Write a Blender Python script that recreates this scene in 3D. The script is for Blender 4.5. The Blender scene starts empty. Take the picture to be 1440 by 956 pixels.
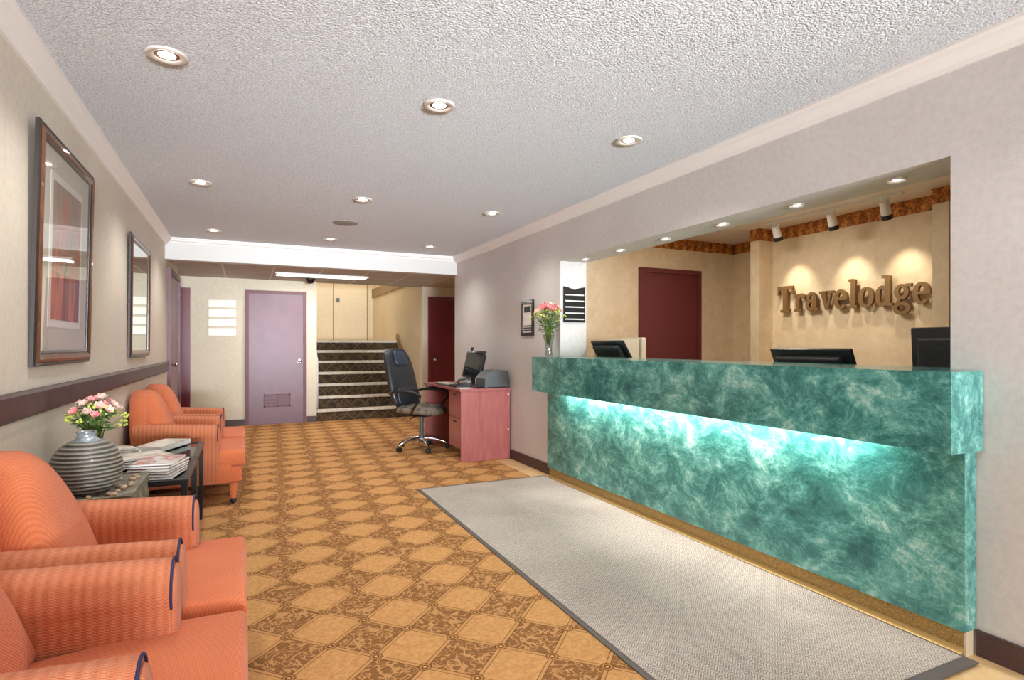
import bpy, bmesh, math, random
from mathutils import Vector, Matrix
random.seed(7)
PI = math.pi
S = bpy.context.scene
COL = S.collection
# ------------------------------------------------------------------ materials
def lin(c):
    return tuple(((v/255)/12.92 if v/255 <= .04045 else ((v/255+.055)/1.055)**2.4) for v in c)+(1,)
class NT:
    def __init__(s, name):
        s.m = bpy.data.materials.new(name); s.m.use_nodes = True
        s.t = s.m.node_tree; s.b = s.t.nodes['Principled BSDF']; s.L = s.t.links
        s._pos = None
    def n(s, typ, **kw):
        nd = s.t.nodes.new(typ)
        for k, v in kw.items(): setattr(nd, k, v)
        return nd
    def link(s, a, b): s.L.new(a, b)
    def put(s, sock, v):
        if isinstance(v, bpy.types.NodeSocket): s.L.new(v, sock)
        else: sock.default_value = v
    def pos(s):
        if s._pos is None: s._pos = s.n('ShaderNodeTexCoord').outputs['Object']
        return s._pos
    def xyz(s):
        q = s.n('ShaderNodeSeparateXYZ'); s.link(s.pos(), q.inputs[0]); return q.outputs
    def M(s, op, a, b=0.0, c=0.0, clamp=False):
        q = s.n('ShaderNodeMath', operation=op); q.use_clamp = clamp
        s.put(q.inputs[0], a); s.put(q.inputs[1], b)
        if op in ('MULTIPLY_ADD', 'SMOOTH_MIN'): s.put(q.inputs[2], c)
        return q.outputs[0]
    def vec(s, x, y, z):
        q = s.n('ShaderNodeCombineXYZ')
        for i, v in enumerate((x, y, z)): s.put(q.inputs[i], v)
        return q.outputs[0]
    def noise(s, scale, detail=2, rough=.5, dist=0, v=None):
        q = s.n('ShaderNodeTexNoise'); s.link(v or s.pos(), q.inputs['Vector'])
        q.inputs['Scale'].default_value = scale; q.inputs['Detail'].default_value = detail
        q.inputs['Roughness'].default_value = rough; q.inputs['Distortion'].default_value = dist
        return q.outputs['Fac']
    def voro(s, scale, feature='F1', v=None):
        q = s.n('ShaderNodeTexVoronoi', feature=feature); s.link(v or s.pos(), q.inputs['Vector'])
        q.inputs['Scale'].default_value = scale
        return q.outputs['Distance']
    def scaled(s, sx, sy, sz):
        q = s.n('ShaderNodeMapping'); s.link(s.pos(), q.inputs[0]); q.inputs['Scale'].default_value = (sx, sy, sz)
        return q.outputs[0]
    def ramp(s, f, stops, interp='LINEAR'):
        q = s.n('ShaderNodeValToRGB'); s.link(f, q.inputs[0]); e = q.color_ramp.elements
        q.color_ramp.interpolation = interp
        while len(e) < len(stops): e.new(.5)
        for i, (p, c) in enumerate(stops): e[i].position = p; e[i].color = lin(c)
        return q.outputs[0]
    def mix(s, f, a, b):
        q = s.n('ShaderNodeMix', data_type='RGBA'); s.put(q.inputs[0], f)
        s.put(q.inputs[6], a if isinstance(a, bpy.types.NodeSocket) else lin(a))
        s.put(q.inputs[7], b if isinstance(b, bpy.types.NodeSocket) else lin(b)); return q.outputs[2]
    def bump(s, h, dist=.002, strength=1.0):
        q = s.n('ShaderNodeBump'); s.link(h, q.inputs['Height']); q.inputs['Distance'].default_value = dist
        q.inputs['Strength'].default_value = strength; s.link(q.outputs[0], s.b.inputs['Normal'])
    def base(s, c): s.put(s.b.inputs['Base Color'], c if isinstance(c, bpy.types.NodeSocket) else lin(c))
    def set(s, **kw):
        for k, v in kw.items(): s.put(s.b.inputs[k.replace('_', ' ')], v)
        return s
def simple(name, c, rough=.5, metal=0, coat=0, var=.0, bump=0, scale=60, spec=.5):
    k = NT(name); k.set(Roughness=rough, Metallic=metal); k.b.inputs['Coat Weight'].default_value = coat
    k.b.inputs['Specular IOR Level'].default_value = spec
    nz = k.noise(scale, 3)
    d = tuple(max(0, int(v*(1-var))) for v in c); u = tuple(min(255, int(v*(1+var))) for v in c)
    k.base(k.ramp(nz, [(.3, d), (.7, u)]) if var else c)
    if bump: k.bump(nz, bump)
    return k.m
def emis(name, c, st):
    k = NT(name); k.base(c); k.b.inputs['Emission Color'].default_value = lin(c); k.b.inputs['Emission Strength'].default_value = st
    return k.m
MT = {}
# walls
def wallmat(name, c, sc=35):
    k = NT(name); n1 = k.noise(sc, 4); n2 = k.noise(1.3, 2)
    f = k.M('ADD', k.M('MULTIPLY', n1, .5), k.M('MULTIPLY', n2, .5))
    k.base(k.ramp(f, [(.35, tuple(int(v*.96) for v in c)), (.65, tuple(min(255, int(v*1.03)) for v in c))]))
    k.set(Roughness=.55); k.b.inputs['Specular IOR Level'].default_value = .35
    k.bump(k.noise(160, 2), .0006); return k.m
MT['wall'] = wallmat('wall_vinyl', (214, 204, 190))
MT['wallr'] = wallmat('wall_vinyl_grey', (206, 202, 199))
MT['wallb'] = wallmat('wall_cream', (222, 212, 190))
MT['stairwall'] = wallmat('stair_wall_paint', (216, 200, 170))
k = NT('office_wallpaper'); n1 = k.noise(9, 5, .7, .4); k.base(k.ramp(n1, [(.3, (212, 190, 156)), (.7, (228, 210, 182))])); k.set(Roughness=.6)
k.bump(k.noise(90, 4, .7), .002); MT['gold'] = k.m
k = NT('border_paper'); x, y, z = k.xyz(); wv = k.M('SINE', k.M('MULTIPLY', k.M('ADD', x, y), 55.0))
f = k.M('ADD', k.M('MULTIPLY', wv, .05), k.noise(28, 4, .7, .8)); k.base(k.ramp(f, [(.35, (96, 50, 18)), (.5, (176, 104, 40)), (.68, (226, 160, 84))])); k.set(Roughness=.7)
MT['border'] = k.m
k = NT('popcorn_ceiling'); v1 = k.voro(105); n1 = k.noise(150, 3, .65)
h = k.M('ADD', k.M('MULTIPLY', n1, 1.2), k.M('MULTIPLY', v1, -1.0)); k.base(k.ramp(k.noise(130, 2, .6), [(.36, (206, 208, 214)), (.56, (248, 250, 254))])); k.set(Roughness=.95)
k.bump(h, .011); MT['popcorn'] = k.m
MT['crown'] = simple('crown_paint', (236, 232, 228), .4)
MT['beam'] = simple('beam_paint', (208, 206, 203), .45)
k = NT('ceiling_tile'); x, y, z = k.xyz()
def fr(k, a, p, off=0.): return k.M('FRACT', k.M('DIVIDE', k.M('ADD', a, off), p))
gx = k.M('LESS_THAN', fr(k, x, .61, 10.02), .04); gy = k.M('LESS_THAN', fr(k, y, .61, 10.1), .04)
k.base(k.mix(k.M('MAXIMUM', gx, gy), k.ramp(k.noise(70, 4, .7), [(.35, (170, 164, 156)), (.6, (200, 195, 188))]), (228, 224, 216))); k.set(Roughness=.8); MT['tile'] = k.m
MT['maroon'] = simple('maroon_door_paint', (112, 30, 44), .3, coat=.5, var=.04, scale=3)
MT['maroon2'] = simple('maroon_trim_paint', (104, 44, 48), .45)
MT['maroon_sheen'] = simple('maroon_door_painted_sheen', (106, 54, 70), .4, coat=.2, var=.07, scale=5); MT['maroon_sheen'].node_tree.nodes['Principled BSDF'].inputs['Coat Roughness'].default_value = .3  # maroon doors with their lilac reflection put into the base colour
MT['darkwood'] = simple('dark_wood_rail', (70, 44, 46), .45, coat=.1, var=.15, scale=14)
MT['baseb'] = simple('dark_vinyl_base', (74, 52, 50), .5, var=.1)
# floor tile
k = NT('tan_floor_tile'); k.base(k.ramp(k.noise(7, 5, .65, .5), [(.3, (206, 166, 112)), (.7, (232, 200, 152))])); k.set(Roughness=.4); MT['floor'] = k.m
# carpet
def carpet(name, gold, gold2, brown, scroll, dark, X0=.621, Y0=2.11):
    k = NT(name); x, y, z = k.xyz(); r = .70711
    dx = k.M('SUBTRACT', x, X0); dy = k.M('SUBTRACT', y, Y0); A, B = .216, .237
    u = k.M('MULTIPLY', k.M('SUBTRACT', dx, dy), r/A); v = k.M('MULTIPLY', k.M('ADD', dx, dy), r/B)
    fu = k.M('FRACT', u); fv = k.M('FRACT', v)
    par = k.M('FLOORED_MODULO', k.M('ADD', k.M('FLOOR', u), k.M('FLOOR', v)), 2.0)
    du = k.M('MULTIPLY', k.M('MINIMUM', fu, k.M('SUBTRACT', 1.0, fu)), A); dv = k.M('MULTIPLY', k.M('MINIMUM', fv, k.M('SUBTRACT', 1.0, fv)), B)
    dl = k.M('MINIMUM', du, dv); rr = k.M('SQRT', k.M('ADD', k.M('MULTIPLY', du, du), k.M('MULTIPLY', dv, dv)))
    fine = k.noise(240, 3, .7)
    plain = k.ramp(k.M('ADD', k.M('MULTIPLY', fine, .6), k.M('MULTIPLY', k.noise(45, 3), .4)), [(.36, gold2), (.6, gold)])
    n1 = k.noise(19, 0, .5, 1.1); n2 = k.noise(27, 0, .5, .9)
    c1 = k.M('LESS_THAN', k.M('ABSOLUTE', k.M('SUBTRACT', n1, .5)), .042); c2 = k.M('LESS_THAN', k.M('ABSOLUTE', k.M('SUBTRACT', n2, .42)), .032)
    vine = k.M('MAXIMUM', c1, c2)
    br = k.mix(k.M('MULTIPLY', fine, .5), brown, tuple(int(q*.8) for q in brown))
    cellb = k.mix(k.M('MULTIPLY', vine, .85), br, scroll)
    col = k.mix(par, cellb, plain)
    inset = k.M('LESS_THAN', dl, .0105); line = k.M('LESS_THAN', dl, .0065)
    col = k.mix(k.M('MULTIPLY', inset, .75), col, dark); col = k.mix(line, col, k.mix(fine, gold, gold2))
    k4 = k.M('LESS_THAN', rr, .026); k3 = k.M('LESS_THAN', rr, .021); k2 = k.M('LESS_THAN', rr, .013); k1 = k.M('LESS_THAN', rr, .007)
    col = k.mix(k.M('MULTIPLY', k4, .8), col, dark); col = k.mix(k3, col, gold2); col = k.mix(k2, col, dark); col = k.mix(k1, col, gold)
    k.base(col); k.set(Roughness=.95); k.b.inputs['Specular IOR Level'].default_value = .1
    k.bump(k.M('ADD', fine, k.M('MULTIPLY', line, .4)), .004); return k.m
MT['carpet'] = carpet('diamond_carpet', (216, 164, 108), (182, 130, 78), (148, 103, 62), (204, 152, 100), (106, 68, 38))
k = NT('stair_carpet'); x, y, z = k.xyz()
a = k.M('ABSOLUTE', k.M('SUBTRACT', k.M('FRACT', k.M('MULTIPLY', k.M('ADD', x, z), 4.5)), .5)); b = k.M('ABSOLUTE', k.M('SUBTRACT', k.M('FRACT', k.M('MULTIPLY', k.M('SUBTRACT', x, z), 4.5)), .5))
f = k.M('LESS_THAN', k.M('MINIMUM', a, b), .04); n1 = k.noise(22, 1, .5, 1.0)
k.base(k.mix(k.M('MULTIPLY', f, .7), k.ramp(n1, [(.42, (52, 42, 32)), (.56, (88, 70, 48))]), (124, 98, 62))); k.set(Roughness=.95); MT['stair'] = k.m
MT['nosing'] = simple('worn_pale_nosing', (214, 204, 188), .6, var=.08, scale=20)
k = NT('grey_entrance_mat'); x, y, z = k.xyz()
zz = k.M('MULTIPLY', k.M('ABSOLUTE', k.M('SUBTRACT', k.M('FRACT', k.M('MULTIPLY', x, 22.0)), .5)), .045)
w = k.M('SINE', k.M('MULTIPLY', k.M('ADD', y, zz), 480.0)); nf = k.noise(330, 2, .7); nl = k.noise(1.5, 2)
f = k.M('ADD', k.M('ADD', k.M('MULTIPLY', w, .09), k.M('MULTIPLY', nf, .8)), k.M('MULTIPLY', nl, .2))
k.base(k.ramp(f, [(.33, (104, 95, 87)), (.5, (172, 160, 150)), (.68, (232, 218, 206))])); k.set(Roughness=.95); k.bump(f, .003); MT['mat'] = k.m
MT['rubber'] = simple('mat_rubber_edge', (92, 86, 82), .6)
# green marble laminate
def marble(name, stops, coat=.4):
    k = NT(name); p = k.scaled(1, .55, .75)
    rot = k.n('ShaderNodeMapping'); k.link(p, rot.inputs[0]); rot.inputs['Rotation'].default_value = (.7, .0, 0); p = rot.outputs[0]
    n1 = k.noise(8, 12, .74, .45, p); n2 = k.noise(7, 10, .75, .8, p)
    rg = k.M('SUBTRACT', 1.0, k.M('MULTIPLY', k.M('ABSOLUTE', k.M('SUBTRACT', n2, .5)), 5.5), clamp=True)
    f = k.M('ADD', k.M('MULTIPLY', n1, .95), k.M('MULTIPLY', k.M('POWER', rg, 6.0), .09))
    f = k.M('ADD', f, k.M('MULTIPLY', k.M('SUBTRACT', k.noise(60, 5, .8), .5), .22))
    k.base(k.ramp(f, stops)); k.set(Roughness=.22); k.b.inputs['Coat Weight'].default_value = coat; k.b.inputs['Coat Roughness'].default_value = .08; return k.m
MT['marble'] = marble('green_marble_laminate', [(.30, (30, 82, 82)), (.46, (58, 122, 116)), (.57, (98, 164, 154)), (.70, (180, 214, 204))])
MT['kick'] = simple('brass_tone_kick', (164, 132, 76), .4, metal=.35, var=.3, scale=240)
MT['kickend'] = simple('pale_kick_end', (216, 200, 170), .5)
MT['tube'] = emis('counter_tube_glow', (225, 255, 238), 10)
MT['lamp'] = emis('downlight_glow', (255, 250, 240), 12)
MT['panel'] = emis('troffer_glow', (255, 250, 240), 2.6)
MT['chrome'] = simple('chrome', (225, 225, 228), .14, metal=1)
MT['nickel'] = simple('nickel_ring', (214, 206, 196), .4, metal=.3)
MT['white'] = simple('white_enamel', (232, 230, 226), .4)
MT['black'] = simple('black_plastic', (26, 26, 28), .35, coat=.1)
MT['black2'] = simple('black_matt_plastic', (40, 40, 42), .5)
MT['screen'] = simple('black_screen_glass', (8, 9, 10), .08, coat=.5)
MT['blackmetal'] = simple('black_table_metal', (30, 32, 34), .3, metal=.2)
MT['greyplastic'] = simple('slate_grey_plastic', (86, 92, 94), .45)
MT['beige'] = simple('beige_plastic', (206, 198, 180), .5)
MT['leather'] = NT('black_leather')
k = MT['leather']; k.base((36, 41, 44)); k.set(Roughness=.36); k.bump(k.voro(220), .001); k.b.inputs['Coat Weight'].default_value = .2; MT['leather'] = k.m
k = NT('worn_seat_leather'); k.base(k.ramp(k.noise(9, 4, .6), [(.38, (44, 46, 46)), (.56, (128, 116, 98))])); k.set(Roughness=.55); k.bump(k.voro(220), .001); MT['wornseat'] = k.m
k = NT('desk_laminate'); k.base(k.ramp(k.noise(6, 5, .6, .3, k.scaled(6, 6, .7)), [(.3, (158, 88, 86)), (.7, (182, 108, 104))])); k.set(Roughness=.32); k.b.inputs['Coat Weight'].default_value = .35; MT['desk'] = k.m
# orange fabric
def fabric(name, kind, c0, c1):
    k = NT(name); x, y, z = k.xyz()
    if kind == 'rib':
        s1 = k.M('SINE', k.M('MULTIPLY', x, 2*PI/.026)); zz = k.M('ADD', z, k.M('MULTIPLY', k.M('ABSOLUTE', s1), .004))
        s2 = k.M('SINE', k.M('MULTIPLY', k.M('ADD', zz, y), 2*PI/.0075))
        f = k.M('ADD', k.M('MULTIPLY', s1, .17), k.M('MULTIPLY', s2, .20))
    else:
        s1 = k.M('SINE', k.M('MULTIPLY', k.M('ADD', x, k.M('MULTIPLY', z, .8)), 2*PI/.0105)); s2 = k.M('SINE', k.M('MULTIPLY', k.M('ADD', y, k.M('MULTIPLY', z, .6)), 2*PI/.0105))
        f = k.M('MULTIPLY', k.M('MULTIPLY', s1, s2), .34)
    f = k.M('ADD', k.M('ADD', f, k.M('MULTIPLY', k.M('SUBTRACT', k.noise(7, 3), .5), .5)), .5)
    k.base(k.mix(k.M('MINIMUM', k.M('MAXIMUM', f, 0.), 1.), c0, c1)); k.set(Roughness=.9, Sheen_Weight=.15); k.b.inputs['Specular IOR Level'].default_value = .15
    k.bump(f, .0022); return k.m
MT['rib'] = fabric('coral_ribbed_fabric', 'rib', (176, 90, 58), (214, 139, 100))
MT['weave'] = fabric('coral_woven_fabric', 'weave', (190, 92, 56), (224, 132, 88))
MT['navy'] = simple('navy_piping', (30, 32, 74), .7)
# frames
k = NT('walnut_frame'); k.base(k.ramp(k.noise(16, 5, .7, .6, k.scaled(3, 3, .6)), [(.35, (66, 40, 28)), (.65, (122, 76, 48))])); k.set(Roughness=.3); k.b.inputs['Coat Weight'].default_value = .4; MT['walnut'] = k.m
MT['framedark'] = simple('dark_frame_edge', (44, 32, 28), .35, coat=.3)
MT['matboard'] = simple('mat_board', (206, 204, 190), .9)
MT['paper'] = simple('white_paper', (236, 234, 228), .8)
k = NT('abstract_print'); x, y, z = k.xyz(); n1 = k.noise(3.4, 3, .6, .8, k.scaled(1, 3.0, .9))
top = k.ramp(n1, [(.3, (120, 108, 96)), (.48, (172, 150, 132)), (.6, (190, 110, 90)), (.75, (208, 190, 160))])
bot = k.ramp(k.noise(3., 2, .5, .5, k.scaled(1, 4.5, .5)), [(.4, (92, 40, 34)), (.52, (140, 70, 50)), (.6, (206, 110, 60)), (.75, (96, 46, 40))])
k.base(k.mix(k.M('LESS_THAN', z, 1.62), top, bot)); k.set(Roughness=.7); MT['print'] = k.m
def glassmat(name, tint=(255, 255, 255), rough=.0, gain=1.15):
    k = NT(name); k.t.nodes.remove(k.b); o = k.t.nodes['Material Output']
    tr = k.n('ShaderNodeBsdfTransparent'); tr.inputs[0].default_value = lin(tint); gl = k.n('ShaderNodeBsdfGlossy'); gl.inputs['Roughness'].default_value = rough
    fr_ = k.n('ShaderNodeFresnel'); fr_.inputs[0].default_value = 1.5; ge = k.n('ShaderNodeNewGeometry'); mx = k.n('ShaderNodeMixShader')
    k.link(k.M('MULTIPLY', k.M('MULTIPLY', fr_.outputs[0], gain), k.M('SUBTRACT', 1.0, ge.outputs['Backfacing'])), mx.inputs[0]); k.link(tr.outputs[0], mx.inputs[1]); k.link(gl.outputs[0], mx.inputs[2]); k.link(mx.outputs[0], o.inputs[0]); return k.m
MT['glass'] = glassmat('clear_glass')
MT['vaseglass'] = glassmat('vase_glass', (236, 240, 238), .02, 2.2)
MT['smoke'] = glassmat('smoked_table_glass', (120, 128, 130))
MT['mirror'] = simple('mirror_silver', (205, 214, 208), .02, metal=1)
# vase and stone
k = NT('ribbed_stone_glaze'); x, y, z = k.xyz(); w = k.M('SINE', k.M('MULTIPLY', z, 2*PI/.0165)); f = k.M('ADD', k.M('MULTIPLY', w, .26), k.M('ADD', k.M('MULTIPLY', k.noise(70, 3, .7), .35), .33))
k.base(k.ramp(f, [(.25, (52, 50, 46)), (.5, (98, 94, 86)), (.8, (150, 144, 132))])); k.set(Roughness=.42); k.b.inputs['Coat Weight'].default_value = .2; MT['vase'] = k.m
MT['silver'] = simple('silvery_glaze', (176, 190, 198), .22, metal=.6)
k = NT('grey_stone'); k.base(k.ramp(k.noise(14, 8, .7, .6), [(.3, (92, 88, 76)), (.5, (136, 130, 114)), (.7, (178, 170, 150))])); k.set(Roughness=.85); k.bump(k.noise(40, 6, .7), .01); MT['stone'] = k.m
MT['pebble'] = simple('tan_pebble', (190, 162, 132), .6, var=.15, scale=30)
MT['leaf'] = simple('leaf_green', (78, 122, 52), .5, var=.25, scale=20)
MT['leaf2'] = simple('yellow_green_bud', (186, 196, 92), .55, var=.15, scale=20)
MT['stem'] = simple('stem_green', (110, 130, 60), .6)
MT['pink'] = simple('pink_petal', (232, 150, 150), .6, var=.12, scale=30)
MT['blush'] = simple('blush_petal', (240, 204, 190), .6, var=.08, scale=30)
MT['bronze'] = simple('bronze_letter', (128, 98, 62), .45, metal=.25)
MT['red'] = simple('red_cover_print', (190, 84, 76), .5, var=.4, scale=30)
MT['signplate'] = simple('pale_sign_plate', (250, 244, 232), .35)
MT['stripe'] = simple('silver_stripe', (200, 200, 200), .4)
MT['grille'] = simple('speaker_grille', (150, 146, 144), .7)
MT['bandbrown'] = simple('brown_soffit_band', (150, 124, 92), .7)
# ------------------------------------------------------------------ geometry helpers
def box(bm, x0, x1, y0, y1, z0, z1, bev=0, seg=2):
    r = bmesh.ops.create_cube(bm, size=1)
    vs = r['verts']
    for v in vs: v.co = Vector((x0+(v.co.x+.5)*(x1-x0), y0+(v.co.y+.5)*(y1-y0), z0+(v.co.z+.5)*(z1-z0)))
    if bev:
        es = list({e for v in vs for e in v.link_edges}); bmesh.ops.bevel(bm, geom=es, offset=bev, segments=seg, profile=.5, affect='EDGES')
    return bm
def cyl(bm, p, q, r0, r1=None, seg=16, cap=True):
    p = Vector(p); q = Vector(q); d = q-p; r1 = r0 if r1 is None else r1
    m = Matrix.Translation((p+q)/2) @ d.to_track_quat('Z', 'Y').to_matrix().to_4x4()
    bmesh.ops.create_cone(bm, cap_ends=cap, segments=seg, radius1=r0, radius2=r1, depth=d.length, matrix=m); return bm
def tube(bm, pts, r, seg=8, closed=False):
    pts = [Vector(p) for p in pts]; n = len(pts); rings = []
    prev = None
    for i, p in enumerate(pts):
        if closed: t = (pts[(i+1) % n]-pts[i-1])
        else: t = (pts[min(i+1, n-1)]-pts[max(i-1, 0)])
        t.normalize()
        if prev is None:
            a = Vector((0, 0, 1)) if abs(t.z) < .9 else Vector((1, 0, 0)); u = t.cross(a).normalized()
        else: u = (prev-t*prev.dot(t)).normalized()
        prev = u; w = t.cross(u); rr = r[i] if isinstance(r, (list, tuple)) else r
        rings.append([bm.verts.new(p+(u*math.cos(2*PI*k/seg)+w*math.sin(2*PI*k/seg))*rr) for k in range(seg)])
    for i in range(n if closed else n-1):
        a, b = rings[i], rings[(i+1) % n]
        for k in range(seg): bm.faces.new((a[k], a[(k+1) % seg], b[(k+1) % seg], b[k]))
    if not closed:
        bm.faces.new(rings[0][::-1]); bm.faces.new(rings[-1])
    return bm
def lathe(bm, prof, seg=32, c=(0, 0, 0)):
    rings = []
    for r, z in prof:
        if r < 1e-5: rings.append([bm.verts.new((c[0], c[1], c[2]+z))])
        else: rings.append([bm.verts.new((c[0]+r*math.cos(2*PI*k/seg), c[1]+r*math.sin(2*PI*k/seg), c[2]+z)) for k in range(seg)])
    for a, b in zip(rings, rings[1:]):
        for k in range(seg):
            k2 = (k+1) % seg
            if len(a) == 1 and len(b) == 1: continue
            if len(a) == 1: bm.faces.new((a[0], b[k2], b[k]))
            elif len(b) == 1: bm.faces.new((a[k], a[k2], b[0]))
            else: bm.faces.new((a[k], a[k2], b[k2], b[k]))
    return bm
def prism(bm, pts, axis, t0, t1, bev=0, seg=3):
    """polygon pts in the two axes other than `axis`, extruded from t0 to t1"""
    def P(a, b, t): return {'x': (t, a, b), 'y': (a, t, b), 'z': (a, b, t)}[axis]
    A = [bm.verts.new(P(a, b, t0)) for a, b in pts]; B = [bm.verts.new(P(a, b, t1)) for a, b in pts]; n = len(pts)
    fs = [bm.faces.new(A[::-1]), bm.faces.new(B)]
    for i in range(n): fs.append(bm.faces.new((A[i], A[(i+1) % n], B[(i+1) % n], B[i])))
    if bev:
        es = [e for f in fs[:2] for e in f.edges]; bmesh.ops.bevel(bm, geom=list(set(es)), offset=bev, segments=seg, profile=.5, affect='EDGES')
    return bm
def pillow(bm, outline, t0, t1, f, rings=9, p=2.6):
    """closed outline (a,b) inflated along third axis between t0 and t1; f maps (a,b,t) to xyz"""
    ca = sum(a for a, b in outline)/len(outline); cb = sum(b for a, b in outline)/len(outline); n = len(outline)
    mid = (t0+t1)/2; hh = (t1-t0)/2
    ss = [math.cos(PI/2*k/rings) for k in range(rings)]
    def ring(s, sg): return [bm.verts.new(f(ca+(a-ca)*s, cb+(b-cb)*s, mid+sg*hh*(1-s**p)**(1/p))) for a, b in outline]
    base_ = ring(1, 0)
    for sg in (1, -1):
        prev = base_
        for s in ss[1:]:
            cur = ring(s, sg)
            for i in range(n):
                q = (prev[i], prev[(i+1) % n], cur[(i+1) % n], cur[i]); bm.faces.new(q if sg > 0 else q[::-1])
            prev = cur
        c = bm.verts.new(f(ca, cb, mid+sg*hh))
        for i in range(n):
            q = (prev[i], prev[(i+1) % n], c); bm.faces.new(q if sg > 0 else q[::-1])
    return bm
def obj(name, bm, m, parent=None, smooth=None, loc=None):
    bmesh.ops.recalc_face_normals(bm, faces=bm.faces)
    me = bpy.data.meshes.new(name); bm.to_mesh(me); bm.free()
    me.materials.append(MT[m] if isinstance(m, str) else m)
    o = bpy.data.objects.new(name, me); COL.objects.link(o)
    if parent: o.parent = parent
    if loc: o.location = loc
    if smooth is not None:
        for p in me.polygons: p.use_smooth = True
        if smooth < 180: me.set_sharp_from_angle(angle=math.radians(smooth))
    return o
def B(): return bmesh.new()
def tag(o, label, cat, group=None):
    o['label'] = label; o['category'] = cat
    if group: o['group'] = group
    return o
def thing(name, label, cat, loc=(0, 0, 0), rz=0, group=None):
    o = bpy.data.objects.new(name, None); COL.objects.link(o); o.location = loc; o.rotation_euler = (0, 0, rz)
    o.empty_display_size = .1
    return tag(o, label, cat, group)
def struct(name, bm, m, parent=None, smooth=None):
    o = obj(name, bm, m, parent, smooth)
    if not parent: o['kind'] = 'structure'
    return o
def dup(root, label, loc=None, rz=None):
    r = root.copy(); COL.objects.link(r); r['label'] = label
    if loc: r.location = loc
    if rz is not None: r.rotation_euler = (0, 0, rz)
    for ch in list(root.children):
        c = ch.copy(); COL.objects.link(c); c.parent = r
        for g in list(ch.children):
            d = g.copy(); COL.objects.link(d); d.parent = c
    return r
# ------------------------------------------------------------------ room
XL, XR, XO = -.795, 2.63, 2.91          # left wall, right wall (lobby face, office face)
YB, YF = -4.6, 9.70                     # entrance wall, far wall
H, HC = 2.43, 2.25                      # lobby ceiling, corridor ceiling
YBEAM = 7.42
struct('floor', box(B(), -1.9, 5.6, YB-.2, 14.1, -.1, 0), 'floor')
b = B(); prism(b, [(XL, YB), (1.5, YB), (1.5, 1.6), (2.42, 1.6), (2.42, 7.51), (3.5, 7.51), (3.5, YF), (XL, YF)], 'z', 0, .006)
cp = obj('carpet', b, 'carpet'); tag(cp, 'tan and brown diamond patterned carpet across the lobby floor', 'carpet')
struct('ceiling', box(B(), XL-.1, XO, YB-.1, YBEAM, H, H+.1), 'popcorn')
struct('trim_1', box(B(), XL, XR+.4, YBEAM, YBEAM+.16, 2.19, H), 'beam')
struct('ceiling_corridor', box(B(), -1.9, 4.3, YBEAM+.16, YF+.1, HC, HC+.1), 'tile')
# left wall, far end stops at the side passage
struct('wall_left', box(B(), XL-.12, XL, YB, 8.76, 0, H), 'wall')
b = B(); box(b, -1.9, -1.8, 8.6, YF, 0, HC); box(b, -1.8, XL-.12, 8.64, 8.76, 0, HC); struct('wall_left_passage', b, 'wallb')
# right wall with the reception opening
OY0, OY1, OZ = 1.377, 4.59, 2.0
b = B(); box(b, XR, XO, YB, OY0, 0, H); box(b, XR, XO, OY1, 7.5, 0, H); box(b, XR, XO, OY0, OY1, OZ, H); bmesh.ops.remove_doubles(b, verts=b.verts, dist=1e-5)
struct('wall_right', b, 'wallr')
b = B(); box(b, 4.2, 4.3, 7.4, YF, 0, HC); box(b, XO, 4.2, 7.4, 7.5, 0, HC); struct('wall_right_passage', b, 'wallb')
# entrance wall behind the viewer, with a glazed shopfront
b = B(); box(b, XL-.1, -.5, YB-.12, YB, 0, H); box(b, 2.45, XR+.1, YB-.12, YB, 0, H); box(b, -.5, 2.45, YB-.12, YB, 2.25, H); box(b, -.5, 2.45, YB-.12, YB, 0, .12)
struct('wall_front', b, 'wall')
b = B()
for x in (-.5, .45, 1.43, 2.39): box(b, x, x+.06, YB-.1, YB-.03, .12, 2.25)
for z in (.12, 2.19): box(b, -.5, 2.45, YB-.1, YB-.03, z, z+.06)
struct('window_1', b, 'white')
# far wall with stair opening
SX0, SX1 = 1.06, 2.806
b = B(); box(b, -1.9, SX0, YF, YF+.12, 0, HC+.1); box(b, SX1, 4.3, YF, YF+.12, 0, HC+.1); struct('wall_back', b, 'wallb')
b = B(); box(b, SX1, SX1+.1, YF+.12, 14.0, 0, 3.9); struct('wall_stair_right', b, 'stairwall')
b = B(); box(b, SX0-.6, SX0-.5, YF+.12, 14.0, 0, 3.9); struct('wall_stair_left', b, 'stairwall')
b = B(); box(b, SX0-.6, SX1+.1, 13.9, 14.0, 0, 3.9); struct('wall_landing', b, 'stairwall')
b = B(); box(b, SX0-.6, SX1+.1, YF, 14.0, 3.9, 4.0); box(b, SX0-.6, SX1+.1, YF, YF+.12, HC+.1, 3.9); struct('ceiling_stairwell', b, 'crown')
struct('trim_2', box(B(), SX1-.03, SX1-.001, 9.9, 13.9, 2.37, 2.57), 'bandbrown')
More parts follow.
